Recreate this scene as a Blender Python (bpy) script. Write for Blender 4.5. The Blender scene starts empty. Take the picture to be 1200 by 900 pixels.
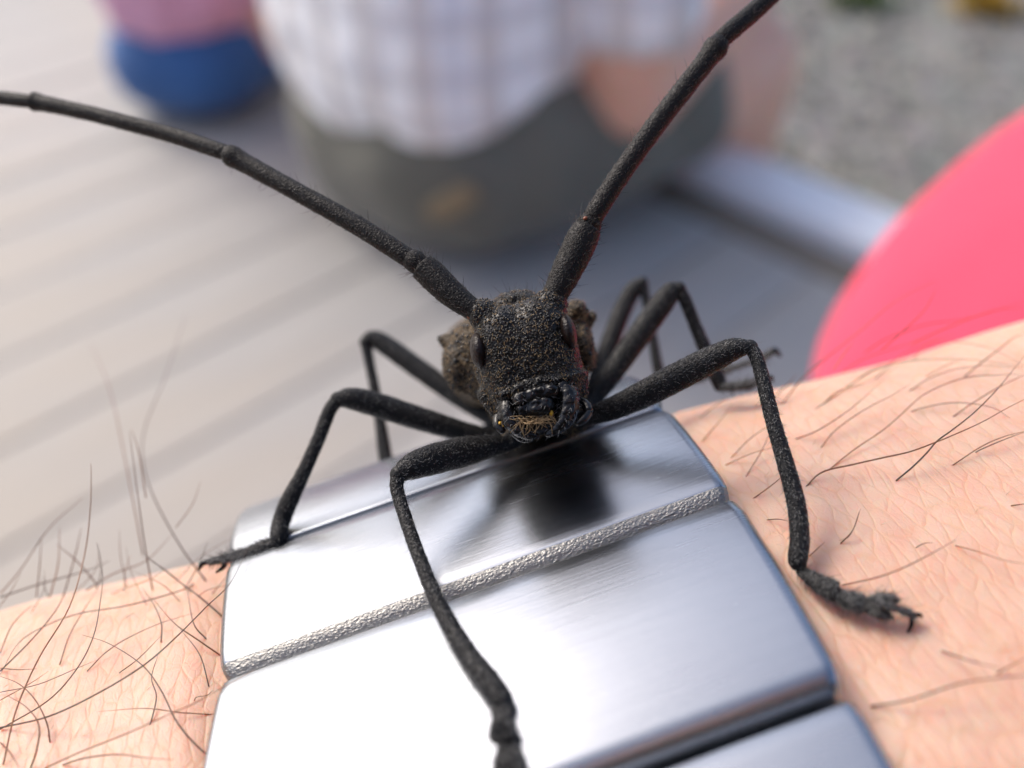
import bpy, bmesh, math, random
import numpy as np
from mathutils import Vector, Matrix, noise as mnoise

random.seed(7); rng = np.random.default_rng(7)
R_ = math.radians
sc = bpy.context.scene
COL = sc.collection

# ------------------------------------------------------------------ camera, sky, sun, exposure (1 unit = 1 cm)
CAMZ, PITCH, FPX = 53.0, R_(41.0), 1167.0          # FPX: focal length for a 1200 px wide frame
cam_d = bpy.data.cameras.new('camera'); cam = bpy.data.objects.new('camera', cam_d); COL.objects.link(cam)
cam.location = (0, 0, CAMZ); cam.rotation_euler = (math.pi/2 - PITCH, 0, 0)
cam_d.sensor_width = 36.0; cam_d.lens = 36.0*FPX/1200.0
cam_d.clip_start = 0.05; cam_d.clip_end = 20000
cam_d.dof.use_dof = True; cam_d.dof.focus_distance = 4.16; cam_d.dof.aperture_fstop = 0.27
sc.camera = cam
SUN_EL, SUN_AZ = R_(42.0), R_(-50.0)               # azimuth measured from +Y, clockwise
world = bpy.data.worlds.new('World'); sc.world = world; world.use_nodes = True
wn = world.node_tree.nodes; wl = world.node_tree.links
sky = wn.new('ShaderNodeTexSky'); sky.sky_type = 'NISHITA'; sky.sun_disc = False
sky.sun_elevation = SUN_EL; sky.sun_rotation = SUN_AZ; sky.dust_density = 3.5; sky.air_density = 0.75; sky.ozone_density = 1.0
wl.new(sky.outputs['Color'], wn['Background'].inputs['Color']); wn['Background'].inputs['Strength'].default_value = 0.15
sun_d = bpy.data.lights.new('sun', 'SUN'); sun = bpy.data.objects.new('sun', sun_d); COL.objects.link(sun)
sun_d.energy = 0.8; sun_d.angle = R_(17.0); sun_d.color = (1.0, 0.945, 0.87)
sdir = Vector((math.sin(SUN_AZ)*math.cos(SUN_EL), math.cos(SUN_AZ)*math.cos(SUN_EL), math.sin(SUN_EL)))
sun.rotation_euler = sdir.to_track_quat('Z', 'Y').to_euler()
sc.view_settings.view_transform = 'Standard'; sc.view_settings.look = 'None'
sc.view_settings.exposure = 0.96; sc.view_settings.gamma = 1.0
sc.render.engine = 'CYCLES'
sc.cycles.use_denoising = True
sc.cycles.max_bounces = 6; sc.cycles.sample_clamp_indirect = 6.0

# ------------------------------------------------------------------ geometry helpers
O = np.array([0, 0, CAMZ]); RV = np.array([1.0, 0, 0])
FV = np.array([0, math.cos(PITCH), -math.sin(PITCH)]); UV = np.array([0, math.sin(PITCH), math.cos(PITCH)])
def W(px, py, d):                                   # a sight line of the photograph at a distance d (cm)
    return O + d*FV + (px-600)/FPX*d*RV - (py-450)/FPX*d*UV
def LV(x, y, z):                                    # direction: right, up, away
    return x*RV + y*UV + z*FV
def ground(px, py, z=0.0):
    d = FV + (px-600)/FPX*RV - (py-450)/FPX*UV
    t = (CAMZ-z)/-d[2]; return O + d*t
def unit(v):
    v = np.asarray(v, float); n = np.linalg.norm(v); return v/n if n > 1e-12 else v

def tag(o, label=None, cat=None, group=None, kind=None):
    if label: o['label'] = label
    if cat: o['category'] = cat
    if group: o['group'] = group
    if kind: o['kind'] = kind
    return o
def empty(name, loc, parent=None):
    o = bpy.data.objects.new(name, None); COL.objects.link(o); o.location = Vector(loc); o.empty_display_size = 0.1
    if parent is not None:
        o.parent = parent; o.matrix_parent_inverse = Matrix.Translation(-Vector(origin(parent)))
    o['_org'] = list(map(float, loc)); return o
def origin(o):
    return tuple(o['_org']) if '_org' in o.keys() else (0, 0, 0)
def mesh_of(name, verts, faces, fix=True, smooth=True):
    me = bpy.data.meshes.new(name)
    me.from_pydata(np.asarray(verts, float).tolist(), [], faces.tolist() if isinstance(faces, np.ndarray) else faces); me.update()
    if fix:
        bm = bmesh.new(); bm.from_mesh(me); bmesh.ops.recalc_face_normals(bm, faces=bm.faces); bm.to_mesh(me); bm.free()
    if smooth: me.polygons.foreach_set('use_smooth', [True]*len(me.polygons))
    return me
def link(name, me, mat, parent=None, kind=None):
    o = bpy.data.objects.new(name, me); COL.objects.link(o)
    if mat is not None and not me.materials: me.materials.append(mat)
    if parent is not None:
        o.parent = parent; o.matrix_parent_inverse = Matrix.Translation(-Vector(origin(parent)))
    if kind: o['kind'] = kind
    return o
def catmull(P, n):
    P = np.asarray(P, float)
    if len(P) < 3:
        t = np.linspace(0, 1, n+1)[:, None]; return P[0]*(1-t) + P[-1]*t
    E = np.vstack([2*P[0]-P[1], P, 2*P[-1]-P[-2]]); out = []
    for i in range(1, len(E)-2):
        p0, p1, p2, p3 = E[i-1], E[i], E[i+1], E[i+2]
        for k in range(n):
            t = k/n
            out.append(0.5*((2*p1)+(-p0+p2)*t+(2*p0-5*p1+4*p2-p3)*t*t+(-p0+3*p1-3*p2+p3)*t**3))
    out.append(P[-1]); return np.array(out)
def loft(P, ra, rb=None, up=None, seg=14, cap=True, jit=0.0):
    P = np.asarray(P, float); n = len(P); ra = np.asarray(ra, float); rb = ra if rb is None else np.asarray(rb, float)
    T = np.gradient(P, axis=0); T /= np.linalg.norm(T, axis=1)[:, None] + 1e-12
    U = np.zeros((n, 3)); u = unit(np.cross(T[0], [0.3, 0.5, 0.8] if up is None else up))
    for i in range(n):
        u = unit(np.cross(T[i], up)) if up is not None else unit(u - T[i]*np.dot(u, T[i])); U[i] = u
    Vv = np.cross(U, T); a = np.arange(seg)*2*math.pi/seg
    j = 1 + jit*rng.normal(size=(n, seg, 1)) if jit else 1.0
    V = P[:, None] + U[:, None]*(np.cos(a)[None, :, None]*ra[:, None, None]*j) + Vv[:, None]*(np.sin(a)[None, :, None]*rb[:, None, None]*j)
    V = V.reshape(-1, 3).tolist(); F = []
    for i in range(n-1):
        b = i*seg
        F += [(b+k, b+(k+1) % seg, b+seg+(k+1) % seg, b+seg+k) for k in range(seg)]
    if cap:
        a = len(V); V.append((P[0] - T[0]*ra[0]*0.5).tolist()); b = len(V); V.append((P[-1] + T[-1]*ra[-1]*0.5).tolist())
        for k in range(seg):
            k2 = (k+1) % seg; F.append((a, k2, k)); F.append((b, (n-1)*seg+k, (n-1)*seg+k2))
    return V, F
def join(parts):
    V = []; F = []
    for v, f in parts:
        n = len(V); V += list(v); F += [tuple(i+n for i in q) for q in f]
    return V, F
def ellipsoid(c, rx, ry, rz, roll=0.0, ex=1.0, axes=None, nu=28, nv=18):
    """superellipsoid; axes: right, up, away in world unless given; roll turns right/up"""
    if axes is None: axes = (RV, UV, FV)
    ca, sa = math.cos(roll), math.sin(roll)
    ax = ca*axes[0] + sa*axes[1]; ay = -sa*axes[0] + ca*axes[1]; az = axes[2]
    sp = lambda x: math.copysign(abs(x)**ex, x)
    V = []; F = []; c = np.asarray(c, float)
    for i in range(1, nv):
        th = math.pi*i/nv - math.pi/2
        for k in range(nu):
            ph = 2*math.pi*k/nu
            V.append(c + ax*rx*sp(math.cos(th))*sp(math.cos(ph)) + ay*ry*sp(math.cos(th))*sp(math.sin(ph)) + az*rz*sp(math.sin(th)))
    for i in range(nv-2):
        for k in range(nu):
            k2 = (k+1) % nu; F.append((i*nu+k, i*nu+k2, (i+1)*nu+k2, (i+1)*nu+k))
    a = len(V); V.append(c - az*rz); b = len(V); V.append(c + az*rz)
    for k in range(nu):
        k2 = (k+1) % nu; F.append((a, k2, k)); F.append((b, (nv-2)*nu+k, (nv-2)*nu+k2))
    return V, F
def capsule(a, b, ra, rb, n=10, seg=20, flat=1.0, up=None):
    a = np.asarray(a, float); b = np.asarray(b, float); ax = unit(b-a); P = []; r = []
    for i in range(n+1):
        t = -math.pi/2 + i/n*math.pi/2; P.append(a + ax*ra*math.sin(t)); r.append(max(ra*math.cos(t), ra*0.02))
    for i in range(n+1):
        t = i/n*math.pi/2; P.append(b + ax*rb*math.sin(t)); r.append(max(rb*math.cos(t), rb*0.02))
    r = np.array(r); return loft(P, r, r*flat, up=up, seg=seg)
def organic(name, prims, voxel, smooth=6, lam=0.5):
    """overlapping solids grown together into one continuous skin"""
    V, F = join(prims); me = mesh_of(name+'_raw', V, F)
    o = bpy.data.objects.new('tmp', me); COL.objects.link(o)
    m = o.modifiers.new('r', 'REMESH'); m.mode = 'VOXEL'; m.voxel_size = voxel; m.use_smooth_shade = True
    s = o.modifiers.new('s', 'SMOOTH'); s.factor = lam; s.iterations = smooth
    dg = bpy.context.evaluated_depsgraph_get(); new = bpy.data.meshes.new_from_object(o.evaluated_get(dg))
    new.name = name; new.materials.clear(); bpy.data.objects.remove(o); bpy.data.meshes.remove(me)
    new.polygons.foreach_set('use_smooth', [True]*len(new.polygons)); return new
def arr(me, what='co'):
    a = np.empty(len(me.vertices)*3); me.vertices.foreach_get(what, a); return a.reshape(-1, 3)
def displace(me, fn, post=None):
    co = arr(me); nr = arr(me, 'normal'); k = fn(co) if not isinstance(fn, np.ndarray) else fn
    co = co + nr*np.asarray(k)[:, None]
    if post: co = post(co)
    me.vertices.foreach_set('co', co.ravel()); me.update()
def nz(co, *oct):
    return np.array([sum(a*mnoise.noise((x*f, y*f, z*f)) for f, a in oct) for x, y, z in co.tolist()])
def vu(a): return a/(np.linalg.norm(a, axis=-1, keepdims=True) + 1e-12)
def sample(me, n, keep=None):
    """n random points with normals on a mesh"""
    me.calc_loop_triangles(); nt = len(me.loop_triangles); t = np.empty(nt*3, int); me.loop_triangles.foreach_get('vertices', t); t = t.reshape(-1, 3)
    nv = len(me.vertices); co = np.empty(nv*3); me.vertices.foreach_get('co', co); co = co.reshape(-1, 3); nr = np.empty(nv*3); me.vertices.foreach_get('normal', nr); nr = nr.reshape(-1, 3)
    A, B, C = co[t[:, 0]], co[t[:, 1]], co[t[:, 2]]
    ar = np.linalg.norm(np.cross(B-A, C-A), axis=1); k = rng.choice(len(t), n, p=ar/ar.sum())
    r1 = np.sqrt(rng.random(n))[:, None]; r2 = rng.random(n)[:, None]
    P = (1-r1)*A[k] + r1*(1-r2)*B[k] + r1*r2*C[k]
    N = vu((1-r1)*nr[t[k, 0]] + r1*(1-r2)*nr[t[k, 1]] + r1*r2*nr[t[k, 2]])
    if keep is not None:
        m = keep(P, N); P, N = P[m], N[m]
    return P, N
def setae(name, me, n, ln, wd, lay, flow, mat, parent, keep=None, spread=0.5):
    """fine hairs: slivers with three sides, laid along a flow direction"""
    P, q = sample(me, n, keep); n = len(P); flow = np.asarray(flow, float)
    if n == 0: return
    dot = lambda a, b: np.sum(a*b, -1, keepdims=True)
    f = flow - q*dot(flow[None], q) + rng.normal(0, spread, (n, 3)); f = vu(f - q*dot(f, q))
    d = vu(f*(1-lay) + q*lay + rng.normal(0, .12, (n, 3))); L = ln*(0.5+rng.random((n, 1))); s = vu(np.cross(d, q)); u = np.cross(s, d)
    b = P - q*wd*0.3; mid = b + d*L*0.55 + q*L*0.06*(1-lay)
    V = np.stack([b+s*wd, b-s*wd*.5+u*wd*.8, b-s*wd*.5-u*wd*.8, mid+s*wd*.7, mid-s*wd*.35+u*wd*.6, mid-s*wd*.35-u*wd*.6, b+d*L], 1).reshape(-1, 3)
    k = (np.arange(n)*7)[:, None, None]
    F4 = (k + np.array([[0, 1, 4, 3], [1, 2, 5, 4], [2, 0, 3, 5]])[None]).reshape(-1, 4).tolist(); F3 = (k + np.array([[3, 4, 6], [4, 5, 6], [5, 3, 6]])[None]).reshape(-1, 3).tolist()
    return link(name, mesh_of(name, V, F4+F3, fix=False), mat, parent, 'stuff')
def granules(name, me, n, r, mat, parent, keep=None):
    P, q = sample(me, n, keep); n = len(P); s = vu(np.cross(q, rng.normal(0, 1, (n, 3)))); t = np.cross(q, s); rr = r*(.5+rng.random((n, 1))); vs = []
    for h, m in ((-.3, 1.0), (.45, .72)):
        for a in range(6): vs.append(P + q*rr*h + (s*math.cos(a*1.047)+t*math.sin(a*1.047))*rr*m)
    vs.append(P + q*rr*.85); V = np.stack(vs, 1).reshape(-1, 3); k = (np.arange(n)*13)[:, None, None]
    F4 = (k + np.array([[a, (a+1) % 6, 6+(a+1) % 6, 6+a] for a in range(6)])[None]).reshape(-1, 4).tolist(); F3 = (k + np.array([[6+a, 6+(a+1) % 6, 12] for a in range(6)])[None]).reshape(-1, 3).tolist()
    return link(name, mesh_of(name, V, F4+F3, fix=False), mat, parent, 'stuff')

# ------------------------------------------------------------------ materials
class NT:
    def __init__(s, name):
        s.m = bpy.data.materials.new(name); s.m.use_nodes = True; s.t = s.m.node_tree; s.b = s.t.nodes['Principled BSDF']
    def n(s, ty, **kw):
        x = s.t.nodes.new(ty)
        for k, v in kw.items():
            if k in x.inputs: x.inputs[k].default_value = v
            else: setattr(x, k, v)
        return x
    def l(s, a, b): s.t.links.new(a, b)
    def set(s, **kw):
        for k, v in kw.items(): s.b.inputs[k.replace('_', ' ')].default_value = v
    def coord(s, out='Object', scale=(1, 1, 1), rot=(0, 0, 0)):
        c = s.n('ShaderNodeTexCoord'); m = s.n('ShaderNodeMapping'); m.inputs['Scale'].default_value = scale; m.inputs['Rotation'].default_value = rot
        s.l(c.outputs[out], m.inputs['Vector']); return m.outputs['Vector']
    def noise(s, v, scale, detail=4, rough=.5):
        x = s.n('ShaderNodeTexNoise', Scale=scale, Detail=detail, Roughness=rough); s.l(v, x.inputs['Vector']); return x.outputs['Fac']
    def vor(s, v, scale, feature='F1', out='Distance'):
        x = s.n('ShaderNodeTexVoronoi'); x.feature = feature; x.inputs['Scale'].default_value = scale; s.l(v, x.inputs['Vector']); return x.outputs[out]
    def ramp(s, f, stops):
        x = s.n('ShaderNodeValToRGB'); el = x.color_ramp.elements
        while len(el) < len(stops): el.new(0.5)
        for e, (p, c) in zip(el, stops): e.position = p; e.color = (*c, 1) if len(c) == 3 else c
        s.l(f, x.inputs['Fac']); return x.outputs['Color']
    def mix(s, f, a, b, mode='MIX'):
        x = s.n('ShaderNodeMix'); x.data_type = 'RGBA'; x.blend_type = mode
        for inp, val in ((x.inputs['Factor'], f), (x.inputs[6], a), (x.inputs[7], b)):
            if hasattr(val, 'links'): s.l(val, inp)
            elif isinstance(val, (int, float)): inp.default_value = val
            else: inp.default_value = (*val, 1)
        return x.outputs[2]
    def math(s, op, a, b=0.0):
        x = s.n('ShaderNodeMath'); x.operation = op
        for i, v in enumerate((a, b)):
            if hasattr(v, 'links'): s.l(v, x.inputs[i])
            else: x.inputs[i].default_value = v
        return x.outputs[0]
    def bump(s, h, strength, dist, prev=None):
        x = s.n('ShaderNodeBump', Strength=strength, Distance=dist); s.l(h, x.inputs['Height'])
        if prev is not None: s.l(prev, x.inputs['Normal'])
        return x.outputs['Normal']
    def col(s, c):
        if hasattr(c, 'links'): s.l(c, s.b.inputs['Base Color'])
        else: s.b.inputs['Base Color'].default_value = (*c, 1)
    def nor(s, n): s.l(n, s.b.inputs['Normal'])

def cuticle(name, base, dust, amount, rough=.42, gran=70, bump=.8, spec=.32):
    m = NT(name); v = m.coord()
    pat = m.noise(v, 14, 5, .65); fine = m.noise(v, 120, 2, .5); g = m.vor(v, gran)
    f = m.ramp(m.math('MULTIPLY', pat, m.math('ADD', fine, .5)), [(.38, (0, 0, 0)), (.7, (amount,)*3)])
    m.col(m.mix(f, base, dust)); m.set(Roughness=rough); m.l(m.ramp(fine, [(.3, (rough-.12,)*3), (.7, (rough+.25,)*3)]), m.b.inputs['Roughness'])
    h = m.ramp(g, [(.0, (1, 1, 1)), (.55, (0, 0, 0))])
    m.b.inputs['Specular IOR Level'].default_value = spec
    m.nor(m.bump(fine, .35, .006, m.bump(h, bump, .012))); return m.m
M = {}
M['head'] = cuticle('head_cuticle', (.005, .0045, .004), (.04, .03, .018), .2, .26, 90, .7, .34)
M['body'] = cuticle('pubescent_cuticle', (.014, .011, .008), (.13, .092, .052), .8, .6, 45, .7)
M['leg'] = cuticle('leg_cuticle', (.007, .007, .0072), (.04, .04, .041), .3, .46, 90, .55, .24)
M['ant'] = cuticle('antenna_cuticle', (.006, .005, .0045), (.02, .017, .014), .25, .48, 95, .4, .22)
m = NT('mouth_cuticle'); v = m.coord(); m.col((.005, .0045, .0045)); m.set(Roughness=.24); m.b.inputs['Specular IOR Level'].default_value = .35; m.nor(m.bump(m.noise(v, 60, 4, .6), .35, .006)); M['gloss'] = m.m
m = NT('eye_facets'); v = m.coord(); m.col((.010, .005, .0035)); m.set(Roughness=.38); m.b.inputs['Specular IOR Level'].default_value = .3; m.nor(m.bump(m.vor(v, 110), .5, .004)); M['eye'] = m.m
def plain(name, c, rough=.6, **kw):
    m = NT(name); v = m.coord(); n_ = m.noise(v, 40, 3)
    m.col(m.mix(m.ramp(n_, [(.3, (0, 0, 0)), (.7, (1, 1, 1))]), tuple(x*.8 for x in c), tuple(min(1, x*1.15) for x in c))); m.set(Roughness=rough, **kw); return m.m
M['granule'] = plain('granule_cuticle', (.005, .004, .0035), .2)
M['seta_grey'] = plain('grey_setae', (.22, .216, .206), .45); M['seta_ant'] = plain('antenna_setae', (.06, .054, .048), .45)
M['seta_gold'] = plain('golden_setae', (.27, .18, .085), .4)
M['seta_dark'] = plain('dark_setae', (.05, .042, .035), .5)
M['straw'] = plain('straw_setae', (.34, .22, .10), .45)
M['amber'] = plain('amber_membrane', (.60, .33, .02), .35)
M['rufous'] = plain('rufous_joint', (.20, .055, .02), .4)
M['hair'] = plain('arm_hair', (.16, .060, .024), .42); M['hair2'] = plain('dark_arm_hair', (.07, .034, .02), .42); M['hair3'] = plain('light_arm_hair', (.28, .13, .065), .42)
M['hair_pale'] = plain('pale_arm_hair', (.50, .36, .24), .4)

def metal(name, rough, aniso, base, sc_):
    m = NT(name); tc = m.n('ShaderNodeTexCoord'); mp = m.n('ShaderNodeMapping'); mp.inputs['Scale'].default_value = sc_
    m.l(tc.outputs['Object'], mp.inputs['Vector']); v = mp.outputs['Vector']
    st = m.noise(v, 1.0, 5, .6)
    v2 = m.coord('Object', (2.2, 26, 2)); st2 = m.noise(v2, 1.0, 3, .6)
    sm = m.noise(m.coord('Object', (1.2, 2, 1)), 1.6, 4, .6)
    m.col(base); m.set(Metallic=1.0, Anisotropic=aniso, Anisotropic_Rotation=.25)
    m.l(m.ramp(m.math('ADD', m.math('MULTIPLY', st, .5), m.math('MULTIPLY', sm, .5)), [(.3, (rough*.82,)*3), (.7, (rough*1.25,)*3)]), m.b.inputs['Roughness'])
    tg = m.n('ShaderNodeTangent'); tg.direction_type = 'UV_MAP'; tg.uv_map = 'UVMap'; m.l(tg.outputs['Tangent'], m.b.inputs['Tangent'])
    sc1 = m.noise(m.coord('Object', (1.1, 9, 1), (0, 0, R_(24))), 2.2, 2, .5); sc2 = m.noise(m.coord('Object', (7, 1.0, 1), (0, 0, R_(-31))), 2.0, 2, .5)
    line = [m.ramp(q, [(.4975, (0, 0, 0)), (.499, (1, 1, 1)), (.501, (1, 1, 1)), (.5025, (0, 0, 0))]) for q in (sc1, sc2)]
    msk = m.ramp(m.noise(m.coord('Object', (3, 3, 3)), 2.0, 3, .6), [(.52, (0, 0, 0)), (.62, (1, 1, 1))])
    scr = m.math('MULTIPLY', m.math('MAXIMUM', line[0], line[1]), msk)
    m.nor(m.bump(scr, .07, -.0012, m.bump(st2, .10, .006, m.bump(st, .7, .0014)))); return m.m
M['steel'] = metal('brushed_steel', .24, .78, (.33, .352, .385), (1.6, 120, 10))
m = NT('etched_steel'); v = m.coord('Object', (50, 100, 100)); h = m.noise(v, 1.0, 3, .6); h2 = m.vor(m.coord('Object', (80, 115, 115)), 1.0)
m.col((.27, .265, .25)); m.set(Metallic=1.0, Roughness=.36); m.nor(m.bump(h2, .4, .004, m.bump(h, .8, .007))); M['etched'] = m.m

m = NT('skin'); uv = m.n('ShaderNodeUVMap'); uv.uv_map = 'UVMap'
def mp(sc_, rot=0):
    x = m.n('ShaderNodeMapping'); x.inputs['Scale'].default_value = sc_; x.inputs['Rotation'].default_value = (0, 0, rot); m.l(uv.outputs['UV'], x.inputs['Vector']); return x.outputs['Vector']
warp = m.n('ShaderNodeTexNoise', Scale=3.0, Detail=3.0); m.l(uv.outputs['UV'], warp.inputs['Vector'])
def warped(vec, amt):
    a = m.n('ShaderNodeVectorMath'); a.operation = 'MULTIPLY_ADD'; m.l(warp.outputs['Color'], a.inputs[0]); a.inputs[1].default_value = (amt,)*3; m.l(vec, a.inputs[2]); return a.outputs[0]
e1 = m.vor(warped(mp((16.5, 5.2, 1), R_(-9)), .9), 1.0, 'DISTANCE_TO_EDGE')
e2 = m.vor(warped(mp((34, 20, 1), R_(38)), .9), 1.0, 'DISTANCE_TO_EDGE')
c1 = m.ramp(e1, [(.0, (0, 0, 0)), (.10, (.7, .7, .7)), (.3, (1, 1, 1))]); c2 = m.ramp(e2, [(.0, (0, 0, 0)), (.14, (1, 1, 1))])
pore = m.noise(mp((60, 45, 1), .4), 1.0, 5, .65); blot = m.noise(mp((1.4, 1.4, 1)), 1.0, 5, .6); blot2 = m.noise(mp((6, 5, 1)), 1.0, 4, .6)
base = m.mix(m.ramp(blot, [(.3, (0, 0, 0)), (.7, (1, 1, 1))]), (.60, .385, .275), (.675, .465, .35))
base = m.mix(m.ramp(blot2, [(.40, (0, 0, 0)), (.68, (.75, .75, .75))]), base, (.63, .345, .25))
m.col(m.mix(m.ramp(e1, [(.0, (.42, .42, .42)), (.13, (0, 0, 0))]), base, (.60, .34, .20)))
freck = m.vor(mp((2.3, 2.1, 1), .7), 1.0); fm = m.ramp(freck, [(.02, (.55, .55, .55)), (.05, (0, 0, 0))]); bc = m.b.inputs['Base Color'].links[0].from_socket; m.col(m.mix(fm, bc, (.36, .16, .09)))
m.set(Roughness=.46, Subsurface_Weight=1.0, Subsurface_Scale=.10); m.b.inputs['Subsurface Radius'].default_value = (1.0, .36, .2)
m.b.inputs['Specular IOR Level'].default_value = .42
m.nor(m.bump(pore, .28, .004, m.bump(c2, .28, .003, m.bump(c1, .46, .006)))); M['skin'] = m.m
m = NT('far_skin'); v = m.coord(); m.col(m.mix(m.noise(v, .25, 3), (.74, .39, .25), (.80, .50, .38))); m.set(Roughness=.5, Subsurface_Weight=.6, Subsurface_Scale=1.2); m.b.inputs['Subsurface Radius'].default_value = (1, .35, .2); M['far_skin'] = m.m
def cloth(name, c, sc_=9, rough=.85, sheen=.2):
    m = NT(name); v = m.coord(); w = m.noise(v, sc_, 5, .7); f = m.noise(v, .12, 3)
    m.col(m.mix(m.ramp(m.math('ADD', m.math('MULTIPLY', w, .4), m.math('MULTIPLY', f, .6)), [(.35, (0, 0, 0)), (.65, (1, 1, 1))]), tuple(x*.85 for x in c), tuple(min(1, x*1.12) for x in c)))
    m.set(Roughness=rough, Sheen_Weight=sheen); m.nor(m.bump(w, .3, .1, m.bump(f, .5, 1.2))); return m.m
M['pink_top'] = cloth('pink_cotton', (.72, .36, .50)); M['blue_short'] = cloth('blue_denim', (.035, .115, .30))
M['khaki'] = cloth('olive_cotton', (.13, .125, .095)); M['red_cloth'] = cloth('pinkish_red_jersey', (.74, .045, .105), 14, .8, .1)
M['pocket'] = cloth('tan_leather', (.24, .17, .085), 6, .6); M['dark_hair'] = cloth('brown_hair', (.05, .03, .018), 4, .5)
M['dark_shirt'] = cloth('dark_brown_cotton', (.016, .013, .011)); M['shoe'] = cloth('canvas_shoe', (.12, .12, .13))
m = NT('checked_cotton'); tc = m.n('ShaderNodeTexCoord'); sx = m.n('ShaderNodeSeparateXYZ'); m.l(tc.outputs['UV'], sx.inputs[0])
def stripes(sock, period, lo, hi):
    w = m.math('FRACT', m.math('DIVIDE', sock, period)); return m.ramp(m.math('ABSOLUTE', m.math('SUBTRACT', w, .5)), [(lo, (1, 1, 1)), (hi, (0, 0, 0))])
ha = stripes(sx.outputs['X'], 4.6, .15, .2); va = stripes(sx.outputs['Y'], 4.4, .13, .18); hb = stripes(sx.outputs['X'], 9.2, .05, .07)
c = m.mix(m.math('MULTIPLY', ha, .62), (.93, .925, .92), (.56, .49, .44)); c = m.mix(m.math('MULTIPLY', va, .5), c, (.55, .53, .55)); c = m.mix(m.math('MULTIPLY', hb, .3), c, (.40, .44, .54))
m.col(c); m.set(Roughness=.85); M['check'] = m.m
m = NT('weathered_plank'); v = m.coord('Object', (.05, 1.4, 1)); n1 = m.noise(v, 1.0, 6, .65); oi = m.n('ShaderNodeObjectInfo'); n2 = m.noise(m.coord('Object', (.02, .05, 1)), 1.0, 3)
b0 = m.mix(oi.outputs['Random'], (.315, .305, .285), (.355, .342, .318)); b1 = m.mix(m.ramp(n1, [(.3, (0, 0, 0)), (.7, (1, 1, 1))]), b0, (.41, .39, .355)); m.col(m.mix(m.ramp(n2, [(.4, (0, 0, 0)), (.6, (.6, .6, .6))]), b1, (.42, .355, .27)))
m.set(Roughness=.62); m.b.inputs['Specular IOR Level'].default_value = .3; m.nor(m.bump(n1, .3, .12)); M['plank'] = m.m
m = NT('painted_beam'); v = m.coord(); m.col(m.mix(m.noise(v, .2, 4), (.76, .77, .78), (.83, .83, .83))); m.set(Roughness=.4); M['beam'] = m.m
M['border'] = plain('brown_board', (.20, .165, .12), .6)
m = NT('gravel_ground'); v = m.coord(); a = m.noise(v, .06, 4, .6); b = m.vor(v, .8, out='Color'); 
c = m.mix(m.ramp(a, [(.35, (0, 0, 0)), (.65, (1, 1, 1))]), (.17, .168, .155), (.235, .222, .19)); m.col(m.mix(.2, c, b, 'SOFT_LIGHT')); m.set(Roughness=.9); m.nor(m.bump(m.vor(v, .8), .4, .4)); M['gravel'] = m.m
m = NT('pebble'); oi = m.n('ShaderNodeNewGeometry'); m.col(m.ramp(oi.outputs['Random Per Island'], [(0, (.15, .147, .138)), (.5, (.19, .185, .165)), (1, (.24, .23, .20))])); m.set(Roughness=.85); M['pebble'] = m.m
M['leaf'] = plain('weed_leaf', (.085, .14, .02), .5); M['leaf_y'] = plain('yellow_leaf', (.42, .26, .03), .5)

# ------------------------------------------------------------------ ground, deck
ground_z = -34.0
gv = [(-4000, -4000, ground_z), (4000, -4000, ground_z), (4000, 9000, ground_z), (-4000, 9000, ground_z)]
tag(link('ground', mesh_of('ground', gv, [(0, 1, 2, 3)], fix=False, smooth=False), M['gravel']), kind='structure')
PA = R_(44.0); EV = np.array([math.cos(PA), math.sin(PA), 0]); NV = np.array([-math.sin(PA), math.cos(PA), 0])
deck = tag(empty('deck', (0, 0, 0)), kind='structure')
def board(name, L, wd, th, bev=.35):
    bm = bmesh.new(); bmesh.ops.create_cube(bm, size=1.0)
    for v in bm.verts: v.co = Vector((v.co.x*L, v.co.y*wd, v.co.z*th))
    bmesh.ops.bevel(bm, geom=bm.edges[:], offset=bev, segments=2, affect='EDGES', profile=.6)
    me = bpy.data.meshes.new(name); bm.to_mesh(me); bm.free(); return me
plank_me = board('plank', 214.0, 9.62, 2.6, .2)
for k in range(-11, 22):
    n = 50.6 + 9.9*k + .0
    p = EV*(73.6-107.0) + NV*n
    o = link('plank', plank_me, M['plank'], deck); o.location = (p[0], p[1], -1.3 - .12*random.random()); o.rotation_euler = (0, 0, PA + random.uniform(-.0015, .0015))
o = link('border_board', board('border_board', 330.0, 4.0, 2.6), M['border'], deck); p = EV*75.8 + NV*90; o.location = (p[0], p[1], -1.25); o.rotation_euler = (0, 0, PA+math.pi/2)
o = link('edge_beam', board('edge_beam', 330.0, 7.8, 9.0, 1.1), M['beam'], deck); p = EV*82.0 + NV*90; o.location = (p[0], p[1], -2.4); o.rotation_euler = (0, 0, PA+math.pi/2)
for i, e in enumerate((-110, -50, 10, 66)):
    o = link('joist', board('joist', 330.0, 5.0, 12.0, .4), M['border'], deck); p = EV*e + NV*90; o.location = (p[0], p[1], -8.75); o.rotation_euler = (0, 0, PA+math.pi/2)
for e in (66.0,):
    for n in (-30, 60, 150, 240):
        o = link('post', board('post', 8, 8, 19.0, .5), M['border'], deck); p = EV*e + NV*n; o.location = (p[0], p[1], -24.4); o.rotation_euler = (0, 0, PA)
V = []; F = []
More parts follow.
